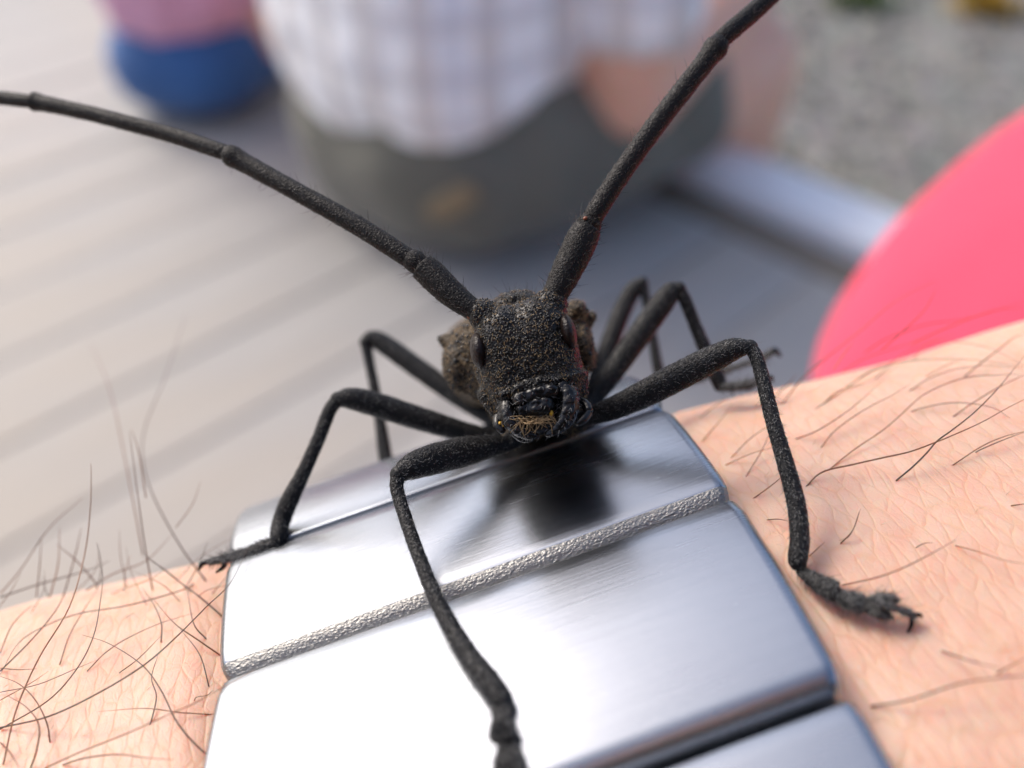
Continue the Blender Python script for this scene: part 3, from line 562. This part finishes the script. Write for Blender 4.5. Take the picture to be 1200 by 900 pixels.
H = [
 (S(*A_, [(10, 890), (50, 720), (120, 560), (215, 400), (262, 240), (280, 100), (283, 0), (282, -45)]), .0044, .35),
 (S(*A_, [(0, 780), (150, 690), (240, 590), (290, 490), (310, 390), (318, 300), (300, 200)]), .0038, .22),
 (S(*A_, [(0, 775), (150, 740), (300, 670), (440, 585), (540, 500), (640, 400), (715, 325), (770, 215)]), .0050, .28),
 (S(*A_, [(690, 893), (620, 840), (550, 760), (500, 660), (440, 580), (340, 515), (255, 487)]), .0044, .12),
 (S(*A_, [(140, 900), (250, 850), (400, 790), (520, 735), (600, 700), (700, 645), (790, 595)]), .0045, .26),
 (S(*A_, [(195, 890), (260, 870), (360, 858), (450, 868), (540, 875)]), .0044, .1),
 (S(*A_, [(155, 820), (145, 760), (110, 690), (60, 640), (0, 615)]), .0044, .1),
 (S(*A_, [(95, 900), (115, 840), (120, 765), (80, 710), (22, 675)]), .0048, .12),
 (S(*A_, [(600, 330), (560, 350), (400, 395), (250, 420), (150, 455), (60, 510), (0, 610)]), .0042, .06),
 (S(*A_, [(0, 600), (100, 500), (180, 400), (210, 320)]), .0040, .12),
 (S(*A_, [(675, 735), (560, 728), (450, 715), (305, 725)]), .0036, .05),
 (S(*A_, [(270, 600), (330, 540), (400, 495), (500, 450), (600, 420)]), .0034, .04),
 (S(*A_, [(500, 510), (500, 450), (475, 390), (440, 340)]), .004, .08),
 (S(*A_, [(300, 330), (240, 260), (175, 205)]), .0045, .15),
 (S(*A_, [(690, 430), (620, 370), (540, 310), (445, 235)]), .0048, .10),
 (S(*A_, [(690, 555), (610, 500), (540, 450), (470, 370)]), .0046, .08),
 (S(*A_, [(640, 500), (600, 450), (580, 340)]), .004, .08),
 (S(*A_, [(650, 655), (620, 550), (560, 470)]), .0038, .06),
 (S(*A_, [(465, 770), (485, 680), (470, 620), (490, 550)]), .0038, .06),
 (S(*A_, [(0, 665), (120, 640), (240, 590), (300, 565)]), .0026, .04),
 (S(*A_, [(0, 690), (90, 640), (150, 600)]), .0026, .04),
 (S(*A_, [(0, 590), (60, 595), (115, 592)]), .0034, .05),
 (S(*A_, [(0, 545), (30, 470), (60, 430), (100, 395)]), .0034, .08),
 (S(*A_, [(185, 580), (215, 490), (260, 410), (300, 350)]), .0036, .06),
 (S(*A_, [(370, 605), (430, 560), (500, 490)]), .0030, .04),
 (S(*A_, [(0, 820), (30, 850), (60, 900)]), .0040, .08),
 (S(*A_, [(600, 695), (610, 680), (640, 675), (660, 660)]), .0026, .03),
 (S(*E_, [(430, 770), (380, 500), (330, 270), (270, 130)]), .0048, .25),
 (S(*E_, [(620, 850), (540, 740), (460, 590), (430, 480), (440, 380), (500, 230), (560, 50)]), .0055, .25),
 (S(*E_, [(460, 880), (430, 700), (390, 400)]), .0045, .2),
 (S(*E_, [(440, 600), (420, 470), (395, 390)]), .004, .2),
 (S(*E_, [(530, 690), (580, 620), (605, 550)]), .003, .1),
 (S(*E_, [(640, 890), (690, 830), (750, 755)]), .003, .1),
 (S(*E_, [(560, 870), (600, 800), (625, 735)]), .0035, .1),
 (S(*E_, [(290, 880), (305, 820), (295, 740)]), .0035, .1),
 (S(*E_, [(110, 900), (120, 800), (125, 720)]), .0045, .1),
 (S(*E_, [(150, 900), (175, 800), (180, 690)]), .0045, .1),
 (S(*E_, [(190, 900), (225, 780), (245, 690)]), .0045, .1),
 (S(*E_, [(0, 890), (60, 820), (150, 690), (250, 600)]), .004, .1),
 (S(*E_, [(0, 900), (120, 860), (260, 820), (330, 790)]), .005, .08),
 (S(*E_, [(260, 880), (340, 830), (440, 790), (520, 710)]), .0045, .08),
 (S(*B_, [(-180, 1030), (0, 885), (200, 750), (330, 640), (480, 505), (650, 420), (820, 370), (1000, 358), (1120, 350), (1220, 362)]), .0040, .09),
 (S(*B_, [(300, 1100), (420, 1000), (520, 900), (590, 820), (700, 740), (850, 620), (1000, 470), (1100, 350), (1210, 215)]), .0050, .16),
 (S(*B_, [(-340, 1150), (-220, 1040), (0, 985), (200, 940), (400, 895), (590, 825), (700, 780), (900, 690), (1080, 590), (1210, 525)]), .0050, .14),
 (S(*C_, [(395, 465), (480, 430), (600, 350), (708, 252)]), .0040, .08),
 (S(*C_, [(485, 495), (540, 430), (640, 360), (735, 310), (800, 270)]), .0034, .08),
 (S(*B_, [(-300, 620), (0, 410), (100, 340), (250, 280), (450, 252), (680, 245), (900, 255), (1200, 300)]), .0036, .08),
 (S(*B_, [(150, 390), (280, 265), (400, 185), (550, 135), (680, 122), (850, 140), (1000, 185), (1200, 290)]), .0034, .08),
 (S(*B_, [(380, 480), (500, 400), (620, 345), (750, 310), (950, 290), (1200, 310)]), .0034, .06),
 (S(*B_, [(780, 370), (900, 270), (1020, 180), (1120, 100), (1200, 65)]), .0040, .08),
 (S(*B_, [(390, 620), (500, 585), (680, 553), (850, 560), (1000, 595), (1100, 660)]), .0034, .06),
 (S(*B_, [(695, 655), (830, 560), (1000, 455), (1150, 380), (1210, 355)]), .0036, .06),
 (S(*B_, [(860, 900), (920, 870), (1050, 815), (1210, 755)]), .0036, .05),
 (S(*D_, [(260, 258), (400, 225), (520, 175), (660, 98)]), .0046, .10),
 (S(*D_, [(660, 118), (740, 140), (830, 170), (910, 183)]), .0040, .08),
 (S(*D_, [(360, 684), (500, 660), (650, 610), (750, 590), (910, 573)]), .0050, .08),
 (S(*D_, [(610, 488), (700, 520), (830, 555)]), .0042, .06),
 (S(*D_, [(800, 570), (910, 510)]), .0044, .06),
 (S(*D_, [(255, 110), (295, 70), (320, 0)]), .0034, .05),
 (S(*D_, [(145, 155), (200, 105)]), .0034, .05),
 (S(*D_, [(520, 125), (550, 110), (580, 108)]), .0030, .03),
 (S(*C_, [(245, 675), (320, 620), (362, 583)]), .0038, .05),
 (S(*C_, [(150, 555), (240, 515), (330, 490)]), .0034, .05),
 (S(*C_, [(295, 748), (335, 745), (370, 752)]), .0034, .04),
 (S(*C_, [(555, 832), (600, 780), (625, 710)]), .0034, .05),
 (S(*C_, [(350, 340), (430, 240), (540, 150), (640, 70), (720, 0), (800, -50), (890, -92)]), .0044, .25),
 (S(*C_, [(1155, 698), (1210, 690)]), .004, .04),
 (S(*C_, [(950, 555), (1050, 490), (1130, 455), (1210, 435)]), .0034, .05),
 (S(*C_, [(60, 390), (110, 350), (200, 290)]), .0036, .06),
 (S(*C_, [(70, 470), (130, 400), (175, 340)]), .0036, .06),
 (S(*C_, [(170, 530), (240, 460), (330, 400)]), .0032, .05),
 (S(*C_, [(220, 600), (280, 500), (310, 430)]), .0030, .05),
 (S(*C_, [(530, 220), (570, 160), (600, 120)]), .0036, .08),
 (S(*C_, [(640, 160), (720, 110), (860, 60), (1000, 40), (1200, -20)]), .0044, .12),
 (S(*C_, [(700, 150), (790, 70), (850, 10), (890, -60)]), .0040, .12),
 (S(*C_, [(800, 130), (960, 60), (1100, 10), (1200, 5)]), .0044, .1),
 (S(*C_, [(560, 230), (640, 180), (760, 140), (900, 110)]), .0036, .08),
]
rr = random.Random(3)
for i in range(13):                                   # blurred tangle along the far edge of the arm, left of the bracelet
    x = rr.uniform(-30, 250); y = 712 - .15*x + rr.uniform(-6, 26); a = rr.uniform(.3, 2.6); L = rr.uniform(30, 95)
    H.append(([(x, y), (x+math.cos(a)*L*.5+rr.uniform(-6, 6), y-math.sin(a)*L*.45), (x+math.cos(a)*L+rr.uniform(-15, 15), y-math.sin(a)*L*.8)], rr.uniform(.002, .003), .12))
for i in range(5):                                    # the same on the right
    x = rr.uniform(850, 1230); y = 487 - .26*(x-830) + rr.uniform(-4, 22); a = rr.uniform(.1, 1.2); L = rr.uniform(30, 90)
    H.append(([(x, y), (x+math.cos(a)*L*.5+rr.uniform(-6, 6), y-math.sin(a)*L*.4), (x+math.cos(a)*L, y-math.sin(a)*L*.6)], rr.uniform(.003, .004), .07))
for pts, r, lf in H:
    tall = max(p[1] for p in pts) > 600 and min(p[1] for p in pts) < 500
    V, F = hair(pts, r*.74, lf, far=1.5 if tall else 0.0); link('hair', mesh_of('hair', V, F), M[rr.choice(['hair', 'hair', 'hair2', 'hair3'])], arm)
fz = []
for i in range(60):                                  # fine pale down
    x, y = (rr.uniform(850, 1230), rr.uniform(420, 930)) if rr.random() < .6 else (rr.uniform(-20, 265), rr.uniform(690, 920))
    if arm_hit(x, y) is None: continue
    a = rr.uniform(.2, 1.1); L = rr.uniform(8, 26)
    fz.append(hair([(x, y), (x+math.cos(a)*L*.5, y-math.sin(a)*L*.6), (x+math.cos(a)*L, y-math.sin(a)*L)], .0011, .02))
V, F = join(fz); link('down', mesh_of('down', V, F), M['hair_pale'], arm, 'stuff')

# ------------------------------------------------------------------ beetle
D = 4.27; RO = R_(14)
beetle = tag(empty('beetle', W(620, 525, 4.75)), 'black longhorn beetle with long antennae standing on the steel bracelet', 'beetle')
def E(px, py, d, rx, ry, rz, roll=RO, ex=1.0, **k): return ellipsoid(W(px, py, d), rx, ry, rz, roll, ex, **k)
def K(a, b, ra, rb, **k): return capsule(W(*a), W(*b), ra, rb, **k)
hm = organic('head', [E(616, 424, D+.10, .225, .265, .25, ex=.85), E(619, 418, D+.0, .215, .245, .19, ex=.62), E(629, 466, D-.01, .185, .13, .17, ex=.75),
    K((592, 396, D-.03), (566, 368, D-.06), .085, .066), K((636, 386, D-.03), (646, 356, D-.06), .09, .070), E(606, 372, D+.16, .15, .12, .15),
    K((570, 462, D-.0), (590, 490, D-.02), .042, .036), K((678, 440, D-.0), (680, 460, D-.02), .042, .034)], .0085, 5)
co = np.array([v.co[:] for v in hm.vertices])
gx = (co-O)@FV; ppx = 600+FPX*((co-O)@RV)/gx; ppy = 450-FPX*((co-O)@UV)/gx; front = gx < D+.05
dn = -.02*np.exp(-((ppx-604)**2/140+(ppy-366)**2/900))*front + .02*np.exp(-(((ppx-634)*.25+(ppy-449)*.97)**2/18))*(np.abs(ppx-634) < 48)*front
displace(hm, dn + nz(co, (38, .004), (90, .0025))); head = link('head', hm, M['head'], beetle)
fr = lambda p, q: q@FV < .55
def not_mouth(p, q):
    d = (p-O)@FV; x = 600+FPX*((p-O)@RV)/d; y = 450-FPX*((p-O)@UV)/d
    return (q@FV < .4) & (((x-630)/42)**2 + ((y-483)/32)**2 > 1)
granules('granule', hm, 1900, .0050, M['granule'], head, not_mouth)
setae('setae', hm, 3300, .018, .0013, .25, LV(0, -1, 0), M['seta_gold'], head, not_mouth, .9)
setae('bristle', hm, 420, .055, .0009, .85, LV(0, 1, -.3), M['seta_dark'], head, lambda p, q: q@UV > .1, .6)
for (x, y, d, rx, ry, rl) in ((562, 411, D-.085, .040, .078, 8), (665, 389, D-.115, .036, .076, 14)):
    V, F = E(x, y, d, rx, ry, .085, roll=R_(rl), nu=40, nv=26); link('eye', mesh_of('eye', V, F), M['eye'], head)
FD = D-.175
def tube(nodes, n=6, seg=14, flat=1.0, up=None, jit=0.0):
    P = catmull([W(x, y, d) for x, y, d, r in nodes], n); r = catmull([[r*d/FPX, 0, 0] for x, y, d, r in nodes], n)[:, 0]
    return loft(P, np.maximum(r, .0008), np.maximum(r, .0008)*flat, up=up, seg=seg, jit=jit)
def mouth(nm, prims, mat='gloss', hairs=120, rough=.006):
    me = organic(nm, prims, .006, 3)
    displace(me, lambda c: nz(c, (45, rough), (110, rough*.5))); o = link(nm, me, M[mat], head)
    if hairs: setae('setae', me, hairs, .020, .0010, .3, LV(0, -1, 0), M['seta_grey'], head, fr, .7)
    return o
mouth('clypeus', [tube([(590, 466, FD+.05, 7), (603, 458, FD+.0, 8), (626, 449, FD-.01, 8), (650, 446, FD+.0, 8), (668, 449, FD+.05, 6)], flat=.8, up=LV(0, 0, 1))], 'head', 60)
mouth('labrum', [E(616, 465, FD-.02, .055, .028, .04, roll=R_(20), ex=.55), E(638, 459, FD-.02, .06, .028, .04, roll=R_(8), ex=.55)], 'gloss', 70, .006)
mouth('labrum_lobe', [E(618, 479, FD-.015, .05, .036, .04, roll=R_(24), ex=.75), E(634, 476, FD-.025, .055, .040, .045, roll=R_(8), ex=.75)], 'gloss', 30, .007)
mouth('mandible', [tube([(658, 452, FD+.03, 12), (666, 468, FD, 13), (663, 487, FD-.02, 12), (653, 502, FD-.03, 8), (640, 511, FD-.03, 3)], flat=1.2, up=LV(0, 0, 1))], 'gloss', 150, .005)
mouth('mandible', [tube([(594, 473, FD+.03, 9), (595, 486, FD, 10), (602, 499, FD-.02, 8.5), (615, 508, FD-.02, 7), (632, 512, FD-.02, 3)], flat=1.2, up=LV(0, 0, 1))], 'gloss', 150, .005)
V, F = E(627, 494, FD+.07, .10, .06, .07, roll=R_(10)); link('mouth_floor', mesh_of('mouth_floor', V, F), M['gloss'], head)
hs = []
for i in range(42):
    x = rr.uniform(610, 645); y = 489 + rr.uniform(-3, 3) - (x-626)*.15; a = rr.gauss(1.6, .9); L = rr.uniform(8, 24)
    hs.append(tube([(x, y, FD-.03, .55), (x+math.cos(a)*L*.5+rr.uniform(-6, 6), y+math.sin(a)*L*.5+rr.uniform(-3, 3), FD-.055, .5), (x+math.cos(a)*L, y+math.sin(a)*L, FD-.05, .25)], 3, 5))
for i in range(9):
    x = 608+i*3.4; hs.append(tube([(x, 491+rr.uniform(-2, 2), FD-.03, .7), (x+8, 494+rr.uniform(-3, 3), FD-.06, .7), (x+16, 490+rr.uniform(-4, 6), FD-.05, .3)], 3, 5))
V, F = join(hs); link('mouth_hair', mesh_of('mouth_hair', V, F), M['straw'], head, 'stuff')
for (x, y, rx, ry) in ((646, 484, .009, .013), (591, 498, .012, .010), (586, 496, .008, .008)):
    V, F = E(x, y, FD-.045 if x > 600 else FD+.01, rx, ry, .014); link('palp_membrane', mesh_of('palp_membrane', V, F), M['amber'], head)
for nd in ([(676, 470, FD+.06, 6), (686, 474, FD+.03, 6), (690, 482, FD+.0, 5.5)], [(690, 483, FD, 5), (684, 491, FD-.03, 5), (676, 497, FD-.04, 3.5)], [(584, 488, FD+.05, 6), (583, 498, FD+.02, 5.5), (590, 506, FD, 4)], [(600, 505, FD+.03, 5), (612, 514, FD+.01, 4.5), (624, 515, FD+.01, 3)]):
    V, F = tube(nd); link('palp', mesh_of('palp', V, F), M['gloss'], head)

# antennae
def segs(root, lst, mats=None, part='antenna_segment', hairs=0, mat='ant'):
    for i, (nm, nd) in enumerate(lst):
        V, F = tube(nd, 10, 18, jit=.012); me = mesh_of(nm, V, F); link(nm, me, M[mat], root)
        fl = unit(W(*nd[-1][:3]) - W(*nd[0][:3]))
        if hairs and i < 4:
            setae('setae', me, hairs if i in (0, 2, 3) else hairs//5, .016, .0012, .22, fl, M['seta_ant'], root, fr, .35)
            if i < 3: setae('bristle', me, hairs//7, .05, .0008, .55, fl, M['seta_dark'], root, None, .5)
la = empty('antenna', W(566, 370, D-.06), beetle)
segs(la, [('scape', [(570, 372, D-.06, 14), (556, 364, D-.06, 13), (530, 345, D-.03, 16), (508, 324, D, 17.5), (495, 313, D+.01, 16)]),
          ('pedicel', [(497, 315, D+.01, 11), (487, 307, D+.02, 13.5), (480, 303, D+.03, 12)]),
          ('antenna_segment', [(484, 306, D+.03, 10), (470, 297, D+.04, 11.5), (420, 265, D+.10, 11.5), (345, 223, D+.19, 11), (290, 193, D+.27, 11.5), (272, 183, D+.29, 13), (266, 180, D+.3, 10)]),
          ('antenna_segment', [(272, 183, D+.3, 7), (258, 177, D+.31, 9.5), (200, 158, D+.4, 9.5), (110, 134, D+.53, 9), (55, 122, D+.61, 9.5), (40, 119, D+.63, 11), (35, 118, D+.63, 8)]),
          ('antenna_segment', [(40, 119, D+.63, 5), (28, 118, D+.65, 8), (-30, 112, D+.75, 8), (-110, 112, D+.88, 7.5), (-150, 116, D+.95, 8)]),
          ('antenna_segment', [(-148, 116, D+.95, 5), (-160, 118, D+.97, 6.5), (-250, 140, D+1.1, 6), (-300, 158, D+1.2, 6.5)])], hairs=360)
ra_ = empty('antenna', W(646, 354, D-.06), beetle)
segs(ra_, [('scape', [(644, 358, D-.06, 16), (650, 346, D-.06, 15), (664, 318, D-.04, 18), (680, 285, D-.02, 19), (688, 268, D-.01, 17)]),
           ('pedicel', [(687, 270, D-.01, 12), (691, 262, D, 14.5), (694, 256, D, 12)]),
           ('antenna_segment', [(690, 262, D, 11), (700, 246, D, 12), (730, 200, D+.03, 12), (775, 138, D+.09, 12), (825, 74, D+.15, 12), (838, 57, D+.17, 14.5), (844, 49, D+.18, 12)]),
           ('antenna_segment', [(838, 55, D+.18, 8), (850, 42, D+.19, 11), (885, 12, D+.25, 11), (940, -40, D+.34, 10.5), (1000, -95, D+.42, 10.5), (1010, -105, D+.43, 12)]),
           ('antenna_segment', [(1006, -101, D+.43, 6), (1020, -114, D+.46, 9), (1090, -170, D+.6, 8.5), (1150, -215, D+.7, 9)])], hairs=420)
for (x, y, d, r) in ((659, 349, D-.075, 4), (551, 371, D-.075, 3.5), (686, 256, D-.045, 2.4)):
    V, F = E(x, y, d, r*d/FPX*1.2, r*d/FPX, r*d/FPX); link('joint_membrane', mesh_of('joint_membrane', V, F), M['rufous'], ra_ if x > 600 else la)

# trunk
TDp = 4.76
pm = organic('pronotum', [E(606, 413, TDp, .315, .25, .30, ex=.85), E(606, 400, TDp-.16, .27, .20, .16), K((548, 408, TDp), (521, 398, TDp-.03), .10, .032), K((668, 385, TDp), (692, 372, TDp-.03), .10, .032), E(537, 430, TDp-.03, .07, .12, .18), E(682, 405, TDp-.03, .055, .13, .18), E(676, 364, TDp-.1, .05, .05, .08)], .012, 4)
displace(pm, lambda c: nz(c, (16, .007), (60, .005)))
pro = link('pronotum', pm, M['body'], beetle)
setae('setae', pm, 3600, .026, .0015, .22, LV(0, -.4, 1), M['seta_gold'], pro, fr, .8)
granules('granule', pm, 700, .009, M['granule'], pro, fr)
tm = organic('thorax', [E(628, 482, 4.72, .17, .12, .22), E(622, 470, 5.1, .22, .15, .35), E(616, 462, 5.55, .26, .15, .4), K((608, 506, 4.62), (596, 516, 4.58), .06, .045), K((668, 496, 4.62), (684, 489, 4.58), .06, .045)], .014, 4)
th_ = link('thorax', tm, M['body'], beetle); setae('setae', tm, 2500, .03, .0016, .2, LV(0, -.4, 1), M['seta_gold'], th_, fr, .8)
V, F = E(612, 446, 6.0, .36, .2, .95, ex=.9); link('abdomen', mesh_of('abdomen', V, F), M['body'], beetle)
for sgn in (-1, 1):
    c = W(604, 418, 5.95) + math.cos(RO)*RV*sgn*.185 + math.sin(RO)*UV*sgn*.185
    V, F = ellipsoid(c, .215, .27, 1.08, RO, .8); me = mesh_of('elytron', V, F); el = link('elytron', me, M['body'], beetle)
    setae('setae', me, 1800, .03, .0018, .15, FV, M['seta_gold'], el, lambda p, q: q@FV < .3, .5)

# legs
def bd(x, y, off=.02):
    d = band_hit(x, y); return (d if d is not None else 5.2) - off
def ad(x, y, off=.02):
    d = arm_hit(x, y); return (d if d is not None else 4.9) - off
def leg(femur, tibia, tarsus, claws, n_up, hs=900, base=None):
    root = empty('leg', W(*femur[0][:3]), beetle); fm = None
    for nm, nd, cnt in (('femur', femur, hs), ('tibia', tibia, int(hs*.8))):
        V, F = tube(nd, 12, 20, jit=.015); me = mesh_of(nm, V, F); link(nm, me, M['leg'], root)
        fl = unit(W(*nd[-1][:3]) - W(*nd[0][:3])); setae('setae', me, cnt, .013, .0011, .2, fl, M['seta_grey'], root, fr, .5)
        if nm == 'tibia': setae('bristle', me, cnt//6, .03, .0008, .5, fl, M['seta_grey'], root, None, .4)
    # knee joint
    x, y, d, r = tibia[0]; V, F = E(x, y, d, r*d/FPX*1.15, r*d/FPX*1.15, r*d/FPX*1.15); link('knee', mesh_of('knee', V, F), M['leg'], root)
    for i, nd in enumerate(tarsus):
        P = catmull([W(a, b, c) for a, b, c, r in nd], 6); r = catmull([[q*c/FPX, 0, 0] for a, b, c, q in nd], 6)[:, 0]
        V, F = loft(P, r, r*.55, up=n_up, seg=16, jit=.03); me = mesh_of('tarsus_segment', V, F); link('tarsus_segment', me, M['leg'], root)
        fl = unit(P[-1]-P[0]); setae('setae', me, 420, .018, .0011, .3, fl, M['seta_grey'], root, None, .5); setae('bristle', me, 70, .045, .0009, .5, fl, M['seta_dark'], root, None, .5)
    for nd in claws:
        V, F = tube(nd, 6, 8); link('claw', mesh_of('claw', V, F), M['gloss'], root)
nb = -math.cos(TH[2])*SV - math.sin(TH[2])*FV
# front legs
a0 = bd(592, 862, .03); a1 = bd(596, 905, .03); a2 = bd(600, 950, .03); a3 = bd(604, 985, .03)
dk = 4.20; da = bd(590, 835, .05)
def dl(t): return dk + (da-dk)*t
leg([(604, 513, 4.56, 11), (592, 520, 4.52, 10), (575, 523, 4.47, 13), (545, 529, 4.40, 17.5), (505, 539, 4.28, 18), (480, 548, 4.21, 15), (468, 556, 4.19, 10)],
    [(467, 556, 4.19, 9), (465, 572, dl(.05), 8), (474, 604, dl(.15), 8), (492, 655, dl(.35), 8.5), (514, 708, dl(.55), 9.5), (545, 762, dl(.75), 12), (572, 798, dl(.9), 14), (588, 822, dl(.98), 14), (589, 832, da, 9)],
    [[(585, 826, da, 8), (588, 845, a0-.02, 13), (592, 864, a0, 20), (593, 872, a0, 12)], [(594, 872, a0, 11), (596, 890, a1, 18), (597, 905, a1, 21), (597, 910, a1, 12)], [(590, 912, a1, 9), (586, 930, a2, 12), (585, 942, a2, 8)], [(606, 912, a1, 9), (612, 930, a2, 12), (613, 942, a2, 8)], [(599, 915, a1-.03, 5), (600, 950, a2-.03, 6), (602, 975, a3-.03, 8)]],
    [[(600, 975, a3-.03, 4), (590, 990, a3-.03, 3), (588, 1002, a3, 1)], [(604, 975, a3-.03, 4), (616, 988, a3-.03, 3), (620, 1000, a3, 1)]], nb, 1100)
f0 = ad(943, 672, .045); f1 = ad(983, 700, .05); f2 = ad(1012, 714, .04); f3 = ad(1045, 722, .04); f4 = ad(1075, 722, .04); dk2 = 4.22
def dr(t): return dk2 + (f0-dk2)*t
na = -math.cos(TH[1])*SV - math.sin(TH[1])*FV
leg([(676, 494, 4.56, 10), (690, 488, 4.52, 10), (720, 478, 4.46, 14), (770, 454, 4.38, 16.5), (820, 428, 4.30, 16.5), (855, 411, 4.24, 14), (872, 407, 4.22, 10), (880, 408, 4.22, 7)],
    [(879, 407, dk2, 8), (886, 418, dr(.05), 8), (894, 445, dr(.15), 8.5), (905, 490, dr(.33), 9), (921, 545, dr(.55), 10), (933, 590, dr(.72), 11), (937, 630, dr(.88), 11.5), (935, 655, dr(.97), 11.5), (937, 666, f0, 8)],
    [[(938, 668, f0, 7), (955, 680, (f0+f1)/2, 11), (975, 692, f1, 15), (983, 698, f1, 11)], [(983, 697, f1, 8), (995, 702, f2, 13), (1007, 708, f2, 14), (1013, 712, f2, 8)], [(1012, 709, f2, 6), (1026, 716, f3, 8), (1037, 720, f3, 8), (1043, 721, f3, 4)], [(1014, 704, f2, 5), (1030, 701, f3, 6), (1044, 701, f3, 6), (1052, 703, f3, 3)], [(1026, 706, f3-.03, 4), (1048, 712, f3-.03, 4.5), (1066, 719, f4, 5.5), (1072, 722, f4, 4)]],
    [[(1068, 720, f4, 3), (1078, 721, f4, 2.6), (1081, 724, f4+.01, 1)], [(1068, 722, f4, 3), (1068, 733, f4-.01, 2.6), (1061, 745, f4+.01, 1)]], na, 1100)
# middle legs
b0 = bd(326, 634, .03); b1 = bd(300, 646, .02); 
g1 = ad(262, 668, .05) if arm_hit(262, 668) else 4.55
leg([(588, 514, 4.86, 10), (574, 512, 4.88, 10), (540, 505, 4.86, 12), (490, 490, 4.82, 14), (440, 474, 4.78, 14.5), (412, 467, 4.75, 13), (396, 468, 4.74, 9)],
    [(396, 468, 4.74, 8), (386, 482, 4.73, 8), (373, 515, 4.71, 8), (355, 555, 4.69, 8.5), (340, 585, 4.68, 10.5), (330, 610, 4.67, 10.5), (326, 630, b0, 10), (325, 635, b0, 7)],
    [[(328, 632, b0, 6), (312, 638, b0, 8), (296, 645, b0, 9), (290, 648, b0, 6)], [(292, 646, b0, 6), (282, 650, b0, 8), (273, 654, b0, 8)], [(276, 652, b0, 5), (264, 654, b0, 6), (256, 656, b0, 4)], [(272, 652, b0, 4), (256, 656, b0, 4), (246, 659, b0, 4)]],
    [[(248, 658, b0, 3), (238, 660, b0, 3), (233, 668, b0, 1.2)], [(262, 655, b0, 3), (262, 664, b0, 3), (253, 671, b0, 1.2)]], na, 500)
leg([(684, 480, 4.86, 10), (694, 468, 4.9, 11), (715, 440, 4.95, 13), (745, 398, 5.0, 14), (772, 361, 5.04, 14), (786, 343, 5.05, 12), (795, 338, 5.05, 8)],
    [(795, 339, 5.05, 8), (803, 352, 5.05, 7.5), (815, 382, 5.05, 7.5), (830, 418, 5.04, 8.5), (841, 444, 5.03, 9), (845, 456, 5.02, 7)],
    [[(846, 454, 5.0, 6), (858, 453, 4.98, 7), (866, 452, 4.98, 6)], [(866, 452, 4.98, 6), (876, 451, 4.97, 7), (883, 450, 4.97, 5)], [(880, 450, 4.97, 4), (892, 446, 4.97, 4), (898, 443, 4.97, 4)]],
    [[(896, 444, 4.97, 3), (904, 442, 4.97, 2), (906, 448, 4.98, 1)]], na, 400)
# hind legs
c0 = 5.35
leg([(586, 496, 5.3, 8), (566, 484, 5.35, 10), (530, 460, 5.4, 11.5), (485, 428, 5.46, 12), (450, 403, 5.5, 11.5), (436, 396, 5.5, 9), (428, 401, 5.5, 7)],
    [(429, 401, 5.5, 7), (432, 420, 5.49, 6), (438, 450, 5.46, 6), (445, 490, 5.42, 6.5), (450, 525, 5.38, 8), (454, 548, c0, 8), (455, 554, c0, 5)],
    [[(455, 553, c0, 5), (440, 557, c0, 6), (428, 562, c0, 6)], [(430, 561, c0, 5), (415, 567, c0, 6), (404, 571, c0, 5)], [(406, 570, c0, 3), (392, 576, c0, 3), (384, 579, c0, 3)]],
    [[(386, 578, c0, 2), (378, 580, c0, 2), (374, 586, c0, 1)]], na, 250)
leg([(690, 470, 5.3, 8), (698, 448, 5.4, 10), (712, 408, 5.5, 11), (730, 362, 5.58, 11), (742, 340, 5.6, 10), (752, 331, 5.6, 7)],
    [(752, 332, 5.6, 7), (757, 350, 5.58, 5.5), (764, 390, 5.55, 5.5), (771, 430, 5.5, 6.5), (776, 450, 5.48, 7), (778, 458, 5.46, 5)],
    [[(778, 456, 5.45, 5), (800, 448, 5.43, 6), (818, 444, 5.42, 6)], [(818, 444, 5.42, 5), (840, 436, 5.4, 6), (856, 432, 5.4, 6)], [(852, 433, 5.4, 4), (880, 424, 5.38, 4), (902, 415, 5.36, 5)]],
    [[(900, 416, 5.36, 4), (908, 411, 5.36, 4), (915, 418, 5.35, 1.5)], [(898, 417, 5.36, 3), (894, 421, 5.36, 3), (892, 428, 5.36, 1.2)]], na, 250)
